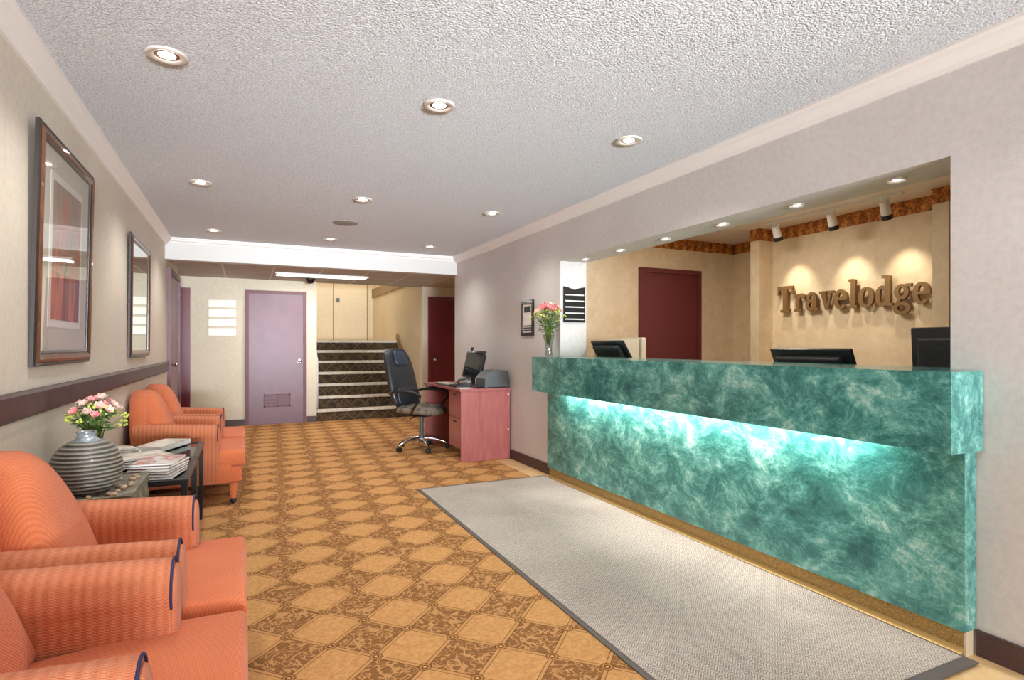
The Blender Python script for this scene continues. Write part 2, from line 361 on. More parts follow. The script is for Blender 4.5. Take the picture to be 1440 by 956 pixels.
# stairs
RH, RUN = .19, .28
st = bpy.data.objects.new('staircase', None); COL.objects.link(st); st['kind'] = 'structure'; st['label'] = 'flight of dark carpeted steps with pale worn edges'
for i in range(7):
    y = YF+.06+i*RUN; y1 = y+RUN if i < 6 else 13.9
    s_ = obj('step', box(B(), SX0-.5 if i else SX0, SX1, y, y1, 0 if i == 0 else RH*i-.01, RH*(i+1)-.002), 'stair', st)
    obj('step_nosing', box(B(), (SX0-.5 if i else SX0)+.01, SX1-.02, y-.018, y+.045, RH*(i+1)-.044, RH*(i+1)+.004, .006), 'nosing', s_)
obj('landing_floor', box(B(), SX0-.5, SX1, YF+.06+6*RUN+.05, 13.9, RH*7-.004, RH*7+.004), 'nosing', st)
b = B(); prism(b, [(YF+.1, .02), (YF+.1, .36), (YF+6*RUN, 1.47), (YF+6*RUN+.1, 1.47), (YF+6*RUN+.1, 1.3)], 'x', SX1-.028, SX1-.001); struct('trim_3', b, 'bandbrown')
b = B(); tube(b, [(SX0+.03, YF+.18, .95), (SX0+.03, YF+1.9, 2.1)], .02); tube(b, [(SX0+.03, YF+.18, .95), (SX0+.03, YF+.18, 0.19)], .015)
for i in (0, 1): pass
hr = obj('stair_handrail', b, 'white', None, 180); tag(hr, 'white stair handrail at the left edge of the steps', 'handrail')
# landing panels
b = B()
for x in (1.88, 2.66): box(b, x, x+.018, 13.885, 13.9, 1.34, 3.6)
struct('trim_4', b, 'bandbrown')
b = B(); box(b, 1.95, 2.03, 13.88, 13.9, 2.25, 2.34, .004); ls = obj('landing_plate', b, 'greyplastic'); tag(ls, 'small grey plate on the wall of the stair landing', 'plate')
# crown mouldings
def crown_prof(s, w=.07, h=.085):   # s=+1 sticks to -x side wall
    return [(0, 0), (s*w, 0), (s*w, -.012), (s*w*.8, -.02), (s*w*.72, -.035), (s*w*.35, -h*.72), (s*w*.28, -h*.8), (s*w*.2, -h), (0, -h)]
struct('trim_5', prism(B(), [(XL+a, H+b_) for a, b_ in crown_prof(1)], 'y', YB, YBEAM), 'crown')
struct('trim_6', prism(B(), [(XR+a, H+b_) for a, b_ in crown_prof(-1)], 'y', YB, YBEAM), 'crown')
struct('trim_7', prism(B(), [(YBEAM+a, H+b_) for a, b_ in crown_prof(-1, .05, .06)], 'x', XL+.06, XR-.06), 'crown')
# chair rail, baseboards
struct('trim_8', prism(B(), [(XL, .937), (XL+.02, .937), (XL+.026, .95), (XL+.026, 1.03), (XL+.02, 1.043), (XL, 1.043)], 'y', YB, 7.5), 'darkwood')
struct('baseboard_left', box(B(), XL, XL+.012, YB, 7.55, 0, .1), 'baseb')
b = B(); box(b, XR-.012, XR, 4.70, 7.5, 0, .1); box(b, XR-.012, XR, YB, 1.28, 0, .1); struct('baseboard_right', b, 'baseb')
b = B(); box(b, -.70, .01, YF-.012, YF, 0, .1); box(b, .91, SX0, YF-.012, YF, 0, .1); box(b, SX1, 2.90, YF-.012, YF, 0, .1); struct('baseboard_back', b, 'baseb')
# doors
def knob(b, p, n):
    p = Vector(p); n = Vector(n)
    cyl(b, p, p+n*.008, .03); cyl(b, p, p+n*.045, .011)
    r = bmesh.ops.create_uvsphere(b, u_segments=16, v_segments=10, radius=.027, matrix=Matrix.Translation(p+n*.055)); return b
def door_y(i, x0, x1, y, m, fm, kx, zt=2.03, fw=.05, kz=.98, grille=False, rec=.0):
    d = struct('door_%d' % i, box(B(), x0+fw, x1-fw, y-.018, y, .008, zt), m)
    b = B(); box(b, x0, x0+fw, y-.035, y, 0, zt); box(b, x1-fw, x1, y-.035, y, 0, zt); box(b, x0, x1, y-.035, y, zt, zt+fw); obj('door_frame', b, fm, d)
    obj('door_handle', knob(B(), (kx, y-.018, kz), (0, -1, 0)), 'chrome', d, 60)
    if grille:
        b = B(); gx0, gx1 = x0+.26, x1-.24; z0, z1 = .27, .47
        box(b, gx0, gx1, y-.026, y-.018, z0, z0+.02); box(b, gx0, gx1, y-.026, y-.018, z1-.02, z1); box(b, gx0, gx0+.02, y-.026, y-.018, z0, z1); box(b, gx1-.02, gx1, y-.026, y-.018, z0, z1); box(b, (gx0+gx1)/2-.008, (gx0+gx1)/2+.008, y-.026, y-.018, z0, z1)
        for k_ in range(7): box(b, gx0, gx1, y-.024, y-.018, z0+.028+k_*.022, z0+.040+k_*.022)
        obj('vent_grille', b, 'maroon2', d)
    return d
door_y(1, .018, .905, YF, 'maroon_sheen', 'maroon2', .80, grille=True)
door_y(2, 2.905, 3.80, YF, 'maroon', 'maroon', 3.02)
door_y(3, -1.62, -.716, YF, 'maroon', 'maroon', -1.5)
OFY = 5.10
door_y(4, 3.90, 4.77, OFY, 'maroon2', 'maroon2', 4.62)
# door in left wall
d5 = struct('door_5', box(B(), XL, XL+.018, 7.68, 8.62, .008, 2.06), 'maroon_sheen')
b = B(); box(b, XL, XL+.04, 7.62, 7.68, 0, 2.06); box(b, XL, XL+.04, 8.62, 8.68, 0, 2.06); box(b, XL, XL+.04, 7.62, 8.68, 2.06, 2.12); obj('door_frame', b, 'maroon_sheen', d5)
obj('door_handle', knob(B(), (XL+.018, 7.8, 1.0), (1, 0, 0)), 'chrome', d5, 60)
# ------------------------------------------------------------------ office behind the counter
struct('wall_office_far', box(B(), XO, 5.4, OFY, OFY+.1, 0, H), 'gold')
b = B(); box(b, 5.30, 5.40, 4.3, OFY, 0, H); box(b, 5.0, 5.1, .2, 4.38, 0, H); box(b, 5.1, 5.4, 4.28, 4.38, 0, H); struct('wall_office_sign', b, 'gold')
b = B(); box(b, 4.81, 5.0, 4.285, 4.40, 0, H); struct('pillar_1', b, 'gold')
b = B(); box(b, 4.81, 5.0, 2.53, 2.645, 0, H); struct('pillar_2', b, 'gold')
struct('wall_office_near', box(B(), XO, 5.1, .1, .2, 0, H), 'gold')
struct('ceiling_office', box(B(), XO, 5.4, .1, OFY+.1, H, H+.1), 'crown')
b = B(); e = .004
box(b, XO, 5.3, OFY-e, OFY, 2.31, H); box(b, 5.3-e, 5.3, 4.4, OFY, 2.31, H); box(b, 4.81-e, 4.81, 4.285-e, 4.40+e, 2.31, H); box(b, 4.81, 5.0, 4.285-e, 4.285, 2.31, H); box(b, 5-e, 5, 2.645, 4.285, 2.31, H)
box(b, 4.81-e, 4.81, 2.53-e, 2.645+e, 2.31, H); box(b, 4.81, 5.0, 2.53-e, 2.53, 2.31, H); box(b, 5-e, 5, .2, 2.53, 2.31, H)
struct('trim_9', b, 'border')
# back-office worktop
t = thing('office_worktop', 'low beige worktop behind the green counter under the screens', 'worktop')
b = B(); box(b, 2.95, 3.62, 1.30, OFY-.02, .80, .84, .004); obj('worktop', b, 'beige', t)
for y in (1.34, 2.9, 4.3, 5.02): obj('support_panel', box(B(), 2.97, 3.55, y, y+.03, 0, .80), 'beige', t)
# ------------------------------------------------------------------ reception counter
t = thing('reception_counter', 'long green marbled reception counter lit under its ledge', 'counter')
XF, XBd = 2.41, 2.55; FY0, FY1 = 1.26, 4.73; BY0, BY1 = 1.285, 4.69; g = .004
obj('countertop', prism(B(), [(XF, FY0), (XR-g, FY0), (XR-g, OY0+g), (2.93, OY0+g), (2.93, OY1-g), (XR-g, OY1-g), (XR-g, FY1), (XF, FY1)], 'z', 1.10, 1.122), 'marble', t)
b = B(); box(b, XF, XF+.03, FY0, FY1, .81, 1.10); box(b, XF+.03, XR-g, FY0, FY0+.03, .81, 1.10); box(b, XF+.03, XR-g, FY1-.03, FY1, .81, 1.10); box(b, XF+.03, XBd, FY0+.03, FY1-.03, .93, 1.10)
obj('ledge', b, 'marble', t)
b = B(); box(b, XBd, XR-g, BY0, BY1, .10, 1.10); box(b, XR-g, XO, OY0+g, OY1-g, 0, 1.10); obj('front_panel', b, 'marble', t)
b = B(); box(b, XBd+.018, XR-.014, BY0+.012, BY1-.01, 0, .10); obj('kick_plate', b, 'kick', t)
b = B(); prism(b, [(XBd-.008, .0), (XBd+.018, 0), (XBd+.018, .03), (XBd+.006, .012)], 'y', BY0+.012, BY1-.01); obj('brass_edge', b, simple('brass_strip', (170, 138, 78), .45, metal=.4), t)
obj('kick_end', box(B(), XBd+.016, XR-.014, BY0+.004, BY0+.012, 0, .10), 'kickend', t)
b = B(); cyl(b, (2.456, 1.62, .872), (2.456, 4.32, .872), .010); obj('light_tube', b, 'tube', t, 60)
# ------------------------------------------------------------------ sign lettering
def rect(x0, y0, x1, y1): return [(x0, y0), (x1, y0), (x1, y1), (x0, y1)]
def arc(cx, cy, rx, ry, ix, iy, a0, a1, n=28):
    A = [math.radians(a0+(a1-a0)*i/n) for i in range(n+1)]
    return ('strip', [(cx+rx*math.cos(a), cy+ry*math.sin(a)) for a in A], [(cx+ix*math.cos(a), cy+iy*math.sin(a)) for a in A])
def disc(cx, cy, rx, ry): return [(cx+rx*math.cos(2*PI*i/18), cy+ry*math.sin(2*PI*i/18)) for i in range(18)]
EE = [arc(.32, .33, .32, .35, .12, .24, 0, 318), rect(.14, .30, .64, .39)]
LET = [('T', .93, [rect(0, .85, .86, 1), rect(0, .66, .09, .9), rect(.77, .66, .86, .9), rect(.31, .02, .55, .95), rect(.18, 0, .68, .1)]),
 ('r', .62, [rect(.08, .02, .29, .62), rect(0, 0, .39, .09), rect(0, .57, .22, .66), arc(.40, .36, .21, .31, .10, .18, 40, 150), disc(.50, .53, .1, .1)]),
 ('a', .70, [arc(.29, .44, .26, .24, .08, .14, 0, 165), rect(.36, .08, .56, .45), arc(.26, .2, .26, .22, .08, .1, 0, 360), disc(.13, .47, .09, .09), rect(.44, 0, .68, .09)]),
 ('v', .70, [[(.05, .62), (.29, .62), (.44, .0), (.30, 0)], [(.50, .62), (.59, .62), (.44, 0), (.34, 0)], rect(0, .58, .34, .67), rect(.43, .58, .70, .67)]),
 ('e', .70, EE),
 ('l', .42, [rect(.09, .02, .30, .98), rect(0, 0, .39, .09), rect(0, .91, .2, 1)]),
 ('o', .73, [arc(.34, .33, .34, .35, .13, .25, 0, 360)]),
 ('d', .75, [arc(.29, .33, .29, .35, .10, .24, 0, 360), rect(.40, .02, .61, .98), rect(.28, .91, .5, 1), rect(.5, 0, .71, .09)]),
 ('g', .72, [arc(.30, .42, .28, .25, .10, .15, 0, 360), rect(.46, .57, .68, .67), arc(.31, -.10, .33, .21, .17, .10, 0, 360), [(.05, .0), (.18, .24), (.32, .2), (.2, .05)]]),
 ('e', .68, EE)]
t = thing('lettered_wall_sign', 'bronze raised letters on the gold wall reading Travelodge', 'sign', (5.0, 4.175, 1.56))
adv = 0; SXs, SZs = .2085, .262
for ch, wd, pieces in LET:
    b = B()
    for j, pc in enumerate(pieces):
        t0, t1 = -.058-.0008*j, -.03+.0005*j
        if isinstance(pc, tuple):
            _, O, I = pc; n = len(O)
            f_ = lambda p, tt: b.verts.new((tt, -(adv+p[0])*SXs, p[1]*SZs))
            a0 = [f_(p, t0) for p in O]; a1 = [f_(p, t1) for p in O]; c0 = [f_(p, t0) for p in I]; c1 = [f_(p, t1) for p in I]
            for i in range(n-1):
                b.faces.new((a0[i], a0[i+1], c0[i+1], c0[i])); b.faces.new((a1[i], a1[i+1], c1[i+1], c1[i])); b.faces.new((a0[i], a0[i+1], a1[i+1], a1[i])); b.faces.new((c0[i], c0[i+1], c1[i+1], c1[i]))
            b.faces.new((a0[0], c0[0], c1[0], a1[0])); b.faces.new((a0[-1], c0[-1], c1[-1], a1[-1]))
        else:
            prism(b, [(-(adv+p[0])*SXs, p[1]*SZs) for p in pc], 'x', t0, t1)
    for dx_, dz_ in ((wd*.25, .04), (wd*.6, .04)): cyl(b, (-.03, -(adv+dx_)*SXs, dz_*SZs+.004), (0, -(adv+dx_)*SXs, dz_*SZs+.004), .004, seg=8)
    obj('letter', b, 'bronze', t); adv += wd
# track light
t = thing('track_light', 'white ceiling track with three spot heads above the bronze letters', 'track light')
obj('track', box(B(), 4.655, 4.685, 2.78, 4.14, H-.022, H-.0005), 'white', t)
for y in (3.957, 3.379, 2.916):
    b = B(); d_ = Vector((.50, .10, -1)).normalized(); p = Vector((4.67, y, H-.10))
    cyl(b, (4.67, y, H-.02), p, .010); box(b, 4.65, 4.69, y-.03, y+.03, H-.045, H-.022, .004)
    cyl(b, p-d_*.05, p+d_*.085, .034, .040, 20, False); cyl(b, p-d_*.052, p-d_*.045, .033)
    h_ = obj('spot_head', b, 'white', t, 40)
    b = B(); cyl(b, p+d_*.056, p+d_*.094, .0415, seg=20); obj('spot_lens', b, 'black', h_)
    ld = bpy.data.lights.new('track_spot', 'SPOT'); ld.energy = 17; ld.color = (1, .86, .66); ld.spot_size = math.radians(60); ld.spot_blend = .9; ld.shadow_soft_size = .02
    lo = bpy.data.objects.new('track_spot', ld); COL.objects.link(lo); lo.location = p+d_*.10; lo.rotation_euler = Vector((.50, .0, -1)).to_track_quat('-Z', 'Y').to_euler()
# ------------------------------------------------------------------ ceiling downlights
def downlight(x, y, z, r, label, group, power, first=[None]):
    t = thing('recessed_downlight', label, 'ceiling light', (x, y, z), 0, group)
    b = B(); lathe(b, [(r, -.0005), (r, -.006), (r*.92, -.011), (r*.62, -.004), (r*.60, -.0005)], 32); obj('trim_ring', b, 'nickel', t, 60)
    b = B(); lathe(b, [(0, -.0075), (r*.3, -.007), (r*.42, -.004), (r*.44, -.0006)], 24); obj('lamp', b, 'lamp', t, 180)
    b = B(); lathe(b, [(r*.43, -.003), (r*.61, -.003), (r*.61, -.001), (r*.43, -.001)], 24); obj('reflector', b, 'chrome', t, 60)
    ld = bpy.data.lights.new('downlight', 'SPOT'); ld.energy = power; ld.color = (1, .965, .91); ld.spot_size = math.radians(130); ld.spot_blend = .9; ld.shadow_soft_size = .05
    lo = bpy.data.objects.new('downlight', ld); COL.objects.link(lo); lo.location = (x, y, z-.03)
G = 'recessed downlights in the textured lobby ceiling'
where = {(0, 0): 'above the large framed print', (1, 0): 'between the print and the counter, largest of the middle line', (2, 0): 'over the middle of the grey mat',
 (0, 1): 'above the near side of the framed mirror', (1, 1): 'just before the round ceiling speaker', (2, 1): 'before the far end of the counter',
 (0, 2): 'by the white beam above the far red armchairs', (1, 2): 'between the round speaker and the white beam', (2, 2): 'by the white beam over the desk and swivel chair'}
for j, y in enumerate((2.77, 4.82, 6.76)):
    for i, x in enumerate((-.29, .89, 2.05)):
        downlight(x, y, H, .078, 'round ceiling downlight '+where[(i, j)], G, 29)
for y in (.77, -1.2, -3.2):
    for x in (-.29, .89, 2.05):
        ld = bpy.data.lights.new('downlight', 'SPOT'); ld.energy = 17; ld.color = (1, .965, .91); ld.spot_size = math.radians(130); ld.spot_blend = .9; ld.shadow_soft_size = .05
        lo = bpy.data.objects.new('downlight', ld); COL.objects.link(lo); lo.location = (x, y, H-.03)
G2 = 'small downlights in the soffit over the counter'
w2 = ['above the dark screen cut by the wall', 'next along from the track light end', 'above the bronze letter T', 'above the right side of the maroon office door', 'above the left side of the maroon office door', 'farthest along, by the black notice board']
for y, w in zip((1.674, 2.21, 2.755, 3.30, 3.85, 4.38), w2): downlight(2.765, y, OZ, .042, 'small soffit downlight '+w, G2, 3)
b = B(); lathe(b, [(0, -.008), (.10, -.008), (.118, -.005), (.12, -.0005)], 40); sp = obj('ceiling_speaker', b, 'grille', None, 50); sp.location = (.902, 5.80, H); tag(sp, 'round grey speaker grille flush in the textured ceiling', 'speaker')
t = thing('ceiling_light_panel', 'long lit fluorescent panel in the corridor ceiling before the stairs', 'ceiling light')
b = B(); box(b, .42, 1.66, 8.62, 8.64, HC-.02, HC-.001); box(b, .42, 1.66, 8.92, 8.94, HC-.02, HC-.001); box(b, .40, .42, 8.62, 8.94, HC-.02, HC-.001); box(b, 1.66, 1.68, 8.62, 8.94, HC-.02, HC-.001); obj('frame', b, 'white', t)
obj('diffuser', box(B(), .42, 1.66, 8.64, 8.92, HC-.016, HC-.001), 'panel', t)
t = thing('dome_camera', 'small black dome camera under the corridor ceiling', 'camera', (.92, 9.24, HC))
b = B(); lathe(b, [(.07, -.0005), (.07, -.02), (.062, -.026), (0, -.026)], 24); obj('mount', b, 'black2', t, 40)
b = B(); lathe(b, [(.058, -.026), (.054, -.05), (.035, -.072), (0, -.082)], 24); obj('dome', b, 'screen', t, 180)
# ------------------------------------------------------------------ wall things
def frame_sweep(b, y0, y1, z0, z1, prof):
    """prof: list (inset from the outer edge, depth x)"""
    cs = [(y0, z0, 1, 1), (y1, z0, -1, 1), (y1, z1, -1, -1), (y0, z1, 1, -1)]
    rings = [[b.verts.new((dx_, y+sy*i, z+sz*i)) for i, dx_ in prof] for y, z, sy, sz in cs]
    for q in range(4):
        a, c = rings[q], rings[(q+1) % 4]
        for i in range(len(prof)): j = (i+1) % len(prof); b.faces.new((a[i], a[j], c[j], c[i]))
    return b
def tilt(o, ang, x): o.rotation_euler = (0, ang, 0)
t = thing('framed_print', 'large walnut framed matted abstract print behind glass on left wall', 'picture', (XL+.004, 3.40, 1.135)); t.rotation_euler = (0, math.radians(1.2), 0)
W = .46; Hh = 1.02
obj('frame_edge', frame_sweep(B(), -W, W, 0, Hh, [(0, 0), (0, .014), (.006, .020), (.013, .020), (.016, .016), (.016, 0)]), 'framedark', t)
obj('frame', frame_sweep(B(), -W+.016, W-.016, .016, Hh-.016, [(0, 0), (0, .018), (.012, .028), (.028, .026), (.040, .018), (.040, 0)]), 'walnut', t)
obj('frame_lip', frame_sweep(B(), -W+.056, W-.056, .056, Hh-.056, [(0, 0), (0, .022), (.008, .018), (.010, 0)]), 'framedark', t)
obj('mat_board', box(B(), .004, .008, -W+.06, W-.06, .06, Hh-.06), 'matboard', t)
obj('print_sheet', box(B(), .008, .0105, -.27, .27, .17, .86), 'paper', t)
k = MT['print']
# print uses local z; shift threshold through its own mapping
pm = NT('abstract_print_local'); x, y, z = pm.xyz()
top = pm.ramp(pm.noise(3.4, 3, .6, .8, pm.scaled(1, 3.0, .9)), [(.3, (120, 108, 96)), (.46, (170, 148, 130)), (.58, (190, 110, 90)), (.75, (208, 190, 160))])
bot = pm.ramp(pm.noise(3., 2, .5, .5, pm.scaled(1, 4.5, .5)), [(.4, (96, 44, 38)), (.5, (140, 70, 50)), (.58, (206, 110, 60)), (.75, (96, 46, 40))])
pm.base(pm.mix(pm.M('LESS_THAN', z, .42), top, bot)); pm.set(Roughness=.7)
obj('print', box(B(), .0105, .012, -.235, .235, .205, .825), pm.m, t)
obj('glass_pane', box(B(), .014, .0155, -W+.058, W-.058, .058, Hh-.058), 'glass', t)
t = thing('framed_mirror', 'smaller dark framed mirror farther along the left wall', 'mirror', (XL+.004, 5.60, 1.13)); t.rotation_euler = (0, math.radians(.6), 0)
obj('frame_edge', frame_sweep(B(), -.48, .48, 0, .95, [(0, 0), (0, .014), (.008, .020), (.015, .020), (.018, .016), (.018, 0)]), 'framedark', t)
obj('frame', frame_sweep(B(), -.462, .462, .018, .932, [(0, 0), (0, .018), (.012, .026), (.028, .024), (.040, .016), (.040, 0)]), 'walnut', t)
obj('mirror_glass', box(B(), .004, .012, -.425, .425, .056, .895), 'mirror', t)
t = thing('slatted_wall_sign', 'pale wall sign of four blank strips left of the grilled maroon door', 'sign', (-.295, YF, 1.375))
for i in range(4): obj('sign_strip', box(B(), -.185, .185, -.016, -.001, i*.142, i*.142+.112, .003), 'signplate', t)
obj('backing', box(B(), -.15, .15, -.002, -.0005, .01, .53), 'wallb', t)
t = thing('framed_certificate', 'small black framed notice on the wall behind the counter flowers', 'picture', (XR, 5.25, 1.325))
obj('frame', frame_sweep(B(), -.14, .14, 0, .36, [(0, 0), (0, -.016), (.03, -.018), (.034, 0)]), 'black', t)
obj('paper_sheet', box(B(), -.006, -.002, -.11, .11, .03, .33), 'paper', t)
b = B(); box(b, -.008, -.006, -.075, .075, .24, .30)
obj('seal_block', b, 'black2', t); b = B()
for i in range(3): box(b, -.008, -.006, -.09, .09, .05+i*.022, .062+i*.022)
obj('lettering', b, 'black2', t)
t = thing('notice_board', 'black notice board with silver rows on the white opening side', 'notice board', (2.775, OY1, 1.44))
b = B(); prism(b, [(-.115, 0), (.115, 0), (.115, .33), (.06, .32), (0, .30), (-.06, .32), (-.115, .33)], 'y', -.014, -.001); obj('board', b, 'black', t)
for i in range(5): obj('silver_strip', box(B(), -.10, .10, -.018, -.014, .022+i*.056, .034+i*.056), 'stripe', t)
# ------------------------------------------------------------------ entrance mat
t = thing('entrance_mat', 'long grey ribbed entrance mat along the counter', 'mat')
obj('rubber_border', box(B(), 1.325, 2.545, 1.235, 4.745, .0062, .012), 'rubber', t)
obj('pile', box(B(), 1.348, 2.525, 1.285, 4.705, .012, .016), 'mat', t)
# ------------------------------------------------------------------ armchairs
def arm_profile(cy, n=20):
    """(y,z) outline of a rolled arm centred on cy"""
    pts = [(cy-.062, .18), (cy+.062, .18), (cy+.066, .50)]
    for i in range(n+1):
        a = -.5+(PI+1.0)*i/n; pts.append((cy+.078*math.cos(a), .545+.075*math.sin(a)))
    pts.append((cy-.066, .50)); return pts
def make_armchair(label, loc):
    t = thing('armchair', label, 'armchair', loc, 0, 'coral upholstered armchairs along the left wall')
    obj('base_frame', box(B(), .07, .70, -.345, .345, .17, .33, .02, 3), 'weave', t, 50)
    b = B(); T = [(.16, -.212), (.565, -.212), (.585, -.345), (.795, -.345), (.795, .345), (.585, .345), (.565, .212), (.16, .212)]
    # T cushion with crowned top
    prism(b, T, 'z', .295, .425, .035, 4)
    bmesh.ops.triangulate(b, faces=[f for f in b.faces if len(f.verts) > 4])
    bmesh.ops.subdivide_edges(b, edges=[e for e in b.edges if e.calc_length() > .12], cuts=2, use_grid_fill=True)
    for v in b.verts:
        if v.co.z > .40: v.co.z += .018*max(0, 1-(v.co.y/.34)**2)*max(0, 1-((v.co.x-.48)/.34)**2)
    sc_ = obj('seat_cushion', b, 'weave', t, 60)
    b = B(); pts = []
    for (x, y) in T + [T[0]]: pts.append((x*.995 if x > .7 else x, y*.995, .412))
    obj('front_rail', box(B(), .62, .772, -.335, .335, .175, .30, .02, 3), 'weave', t, 50)
    for s in (-1, 1):
        cy = s*.289
        b = B(); P = arm_profile(cy); n = len(P); xs = [.06, .2, .34, .48, .585, .603]; rings = []
        for i, x in enumerate(xs):
            zs = 1+.05*(1-(x-.06)/.54); sc = .96 if i == len(xs)-1 else 1
            rings.append([b.verts.new((x, cy+(y-cy)*sc, z*zs if z > .3 else z)) for y, z in P])
        for r0, r1 in zip(rings, rings[1:]):
            for i in range(n): b.faces.new((r0[i], r0[(i+1) % n], r1[(i+1) % n], r1[i]))
        b.faces.new(rings[0]); b.faces.new(rings[-1][::-1])
        ar = obj('armrest', b, 'rib', t, 45)
        b = B(); pillow(b, [(cy+(y-cy)*.90, (z-.38)*.93+.38) for y, z in P], .596, .622, lambda a, c, tt: (tt, a, c), 5)
        obj('arm_panel', b, 'rib', ar, 60)
        b = B(); tube(b, [(.605, cy+(y-cy)*1.0, z) for y, z in P if z > .2], .0035, 8); obj('piping', b, 'navy', ar, 180)
    # outer back: arched
    def arch(w, zb, zs, zt, n=24, p=1.0):
        pts = [(-w, zb), (w, zb)]
        for i in range(n+1):
            a = PI*i/n; c, s_ = math.cos(a), math.sin(a)
            pts.append((w*(abs(c)**1.0)*(1 if c > 0 else -1), zs+(zt-zs)*s_**1.3))
        return pts
    lean = lambda z: -.10*(z-.2)
    b = B(); O = arch(.352, .19, .50, .885)
    pillow(b, O, .005, .14, lambda a, c, tt: (tt+.06+lean(c), a, c), 10, 5); ob = obj('backrest', b, 'weave', t, 60)
    b = B(); O = arch(.265, .40, .50, .885)
    pillow(b, O, .06, .25, lambda a, c, tt: (tt+.138-.338*(c-.3), a, c), 10, 2.8); obj('back_cushion', b, 'weave', t, 180)
    for x, y in ((.71, -.29), (.71, .29)):
        b = B(); cyl(b, (x, y, .17), (x, y, .05), .032, .022, 12); lg = obj('leg', b, 'weave', t, 40)
        b = B(); bmesh.ops.create_uvsphere(b, u_segments=16, v_segments=10, radius=.0225, matrix=Matrix.Translation((x, y, .0288))); cyl(b, (x, y, .055), (x, y, .044), .02); obj('caster', b, 'black', lg, 60)
    for x, y in ((.12, -.29), (.12, .29)):
        b = B(); cyl(b, (x, y, .17), (x, y, .0065), .028, .018, 12); obj('leg', b, 'black2', t, 40)
    return t
CX = XL+.01
A_ = make_armchair('nearest coral armchair, its ribbed arm with navy piping filling the lower corner', (CX, 1.594, 0))
dup(A_, 'second coral armchair, directly before the grey ribbed vase', (CX, 2.339, 0))
dup(A_, 'third coral armchair, just past the black glass table', (CX, 5.225, 0))
dup(A_, 'fourth coral armchair, farthest along, beside the maroon doors', (CX, 5.975, 0))
# ------------------------------------------------------------------ side tables
def make_table(label, loc, L):
    t = thing('side_table', label, 'table', loc, 0, 'black glass-topped side tables by the left wall')
    w = .53
    b = B(); box(b, 0, w, 0, .03, .525, .552, .003); box(b, 0, w, L-.03, L, .525, .552, .003); box(b, 0, .03, .03, L-.03, .525, .552, .003); box(b, w-.03, w, .03, L-.03, .525, .552, .003); obj('frame', b, 'blackmetal', t)
    obj('glass_top', box(B(), .028, w-.028, .028, L-.028, .538, .546), 'smoke', t)
    for x in (.004, w-.034):
        for y in (.004, L-.034): 
            b = B(); prism(b, [(x, y), (x+.03, y), (x+.03, y+.03), (x, y+.03)], 'z', .0065, .525)
            for v in b.verts:
                if v.co.z < .1: v.co.x = x+.015+(v.co.x-x-.015)*.6; v.co.y = y+.015+(v.co.y-y-.015)*.6
            obj('leg', b, 'blackmetal', t)
    obj('lower_shelf', box(B(), .035, w-.035, .01, L-.01, .20, .212), 'blackmetal', t)
    return t
TX = XL+.012
tb = make_table('black side table with the magazine pile on its glass top', (TX, 3.31, 0), .64)
make_table('black side table between the magazine pile and the third armchair', (TX, 3.965, 0), .62)
# magazines
def magazine(label, x, y, z, rz, w, l, th, m, group):
    t = thing('magazine', label, 'magazine', (x, y, z), rz, group)
    b = B(); box(b, -w/2, w/2, -l/2, l/2, .0, th-.0006, .0008, 1); obj('pages', b, 'paper', t)
    b = B(); n = 8
    vs = [[b.verts.new((-w/2+w*i/n, yy, th+.0006+.004*math.sin(PI*i/n)*(1 if i > 4 else .4))) for i in range(n+1)] for yy in (-l/2, l/2)]
    lo = [[b.verts.new((v.co.x, v.co.y, v.co.z-.0008)) for v in r] for r in vs]
    for i in range(n): b.faces.new((vs[0][i], vs[0][i+1], vs[1][i+1], vs[1][i])); b.faces.new((lo[0][i], lo[1][i], lo[1][i+1], lo[0][i+1]))
    obj('cover', b, m, t)
k = NT('magazine_cover'); k.base(k.ramp(k.noise(14, 2, .5, .3), [(.42, (238, 232, 226)), (.5, (200, 190, 190)), (.6, (206, 104, 92)), (.66, (240, 226, 214))])); k.set(Roughness=.35); MT['cover'] = k.m
k = NT('pale_magazine_cover'); k.base(k.ramp(k.noise(12, 2, .5, .3), [(.45, (240, 236, 226)), (.62, (206, 196, 180))])); k.set(Roughness=.4); MT['cover2'] = k.m
z = .553
zz = z
for i in range(6):
    th = .0085; top_ = i == 5
    magazine('topmost magazine of the near pile, red and white cover' if top_ else 'white-edged magazine in the near pile under the red and white cover', -.395+random.uniform(-.006, .006), 3.475+random.uniform(-.008, .008), zz, 1.35+random.uniform(-.09, .09), .25, .19, th, 'cover', 'magazines in the near pile')
    zz += th+.0055
zz = z
for i in range(4):
    magazine('pale magazine in the low pile behind the ribbed vase' if i < 3 else 'topmost pale magazine of the pile behind the ribbed vase', -.56+.012*i, 3.80+.01*i, zz, .2+.1*i, .26, .20, .008, 'cover2', 'magazines behind the vase'); zz += .0138
magazine('open pale booklet on the farther glass table beside the third armchair', -.48, 4.40, z, 1.15, .34, .17, .03, 'cover2', None)
# fanned stack of leaflets
t = thing('leaflet_holder', 'white rounded leaflet holder on the table by the flowers', 'leaflet holder', (-.68, 4.12, z), .1)
b = B(); prism(b, [(.13*math.cos(a*PI/14), .20*math.sin(a*PI/14)-.02) for a in range(15)], 'z', 0, .012, .003, 2); obj('base', b, 'white', t)
for i in range(3):
    b = B(); prism(b, [((.115-.015*i)*math.cos(a*PI/14), (.18-.02*i)*math.sin(a*PI/14)-.005) for a in range(15)], 'z', .013+i*.013, .024+i*.013, .002, 2); obj('leaflet_stack', b, 'cover2', t)
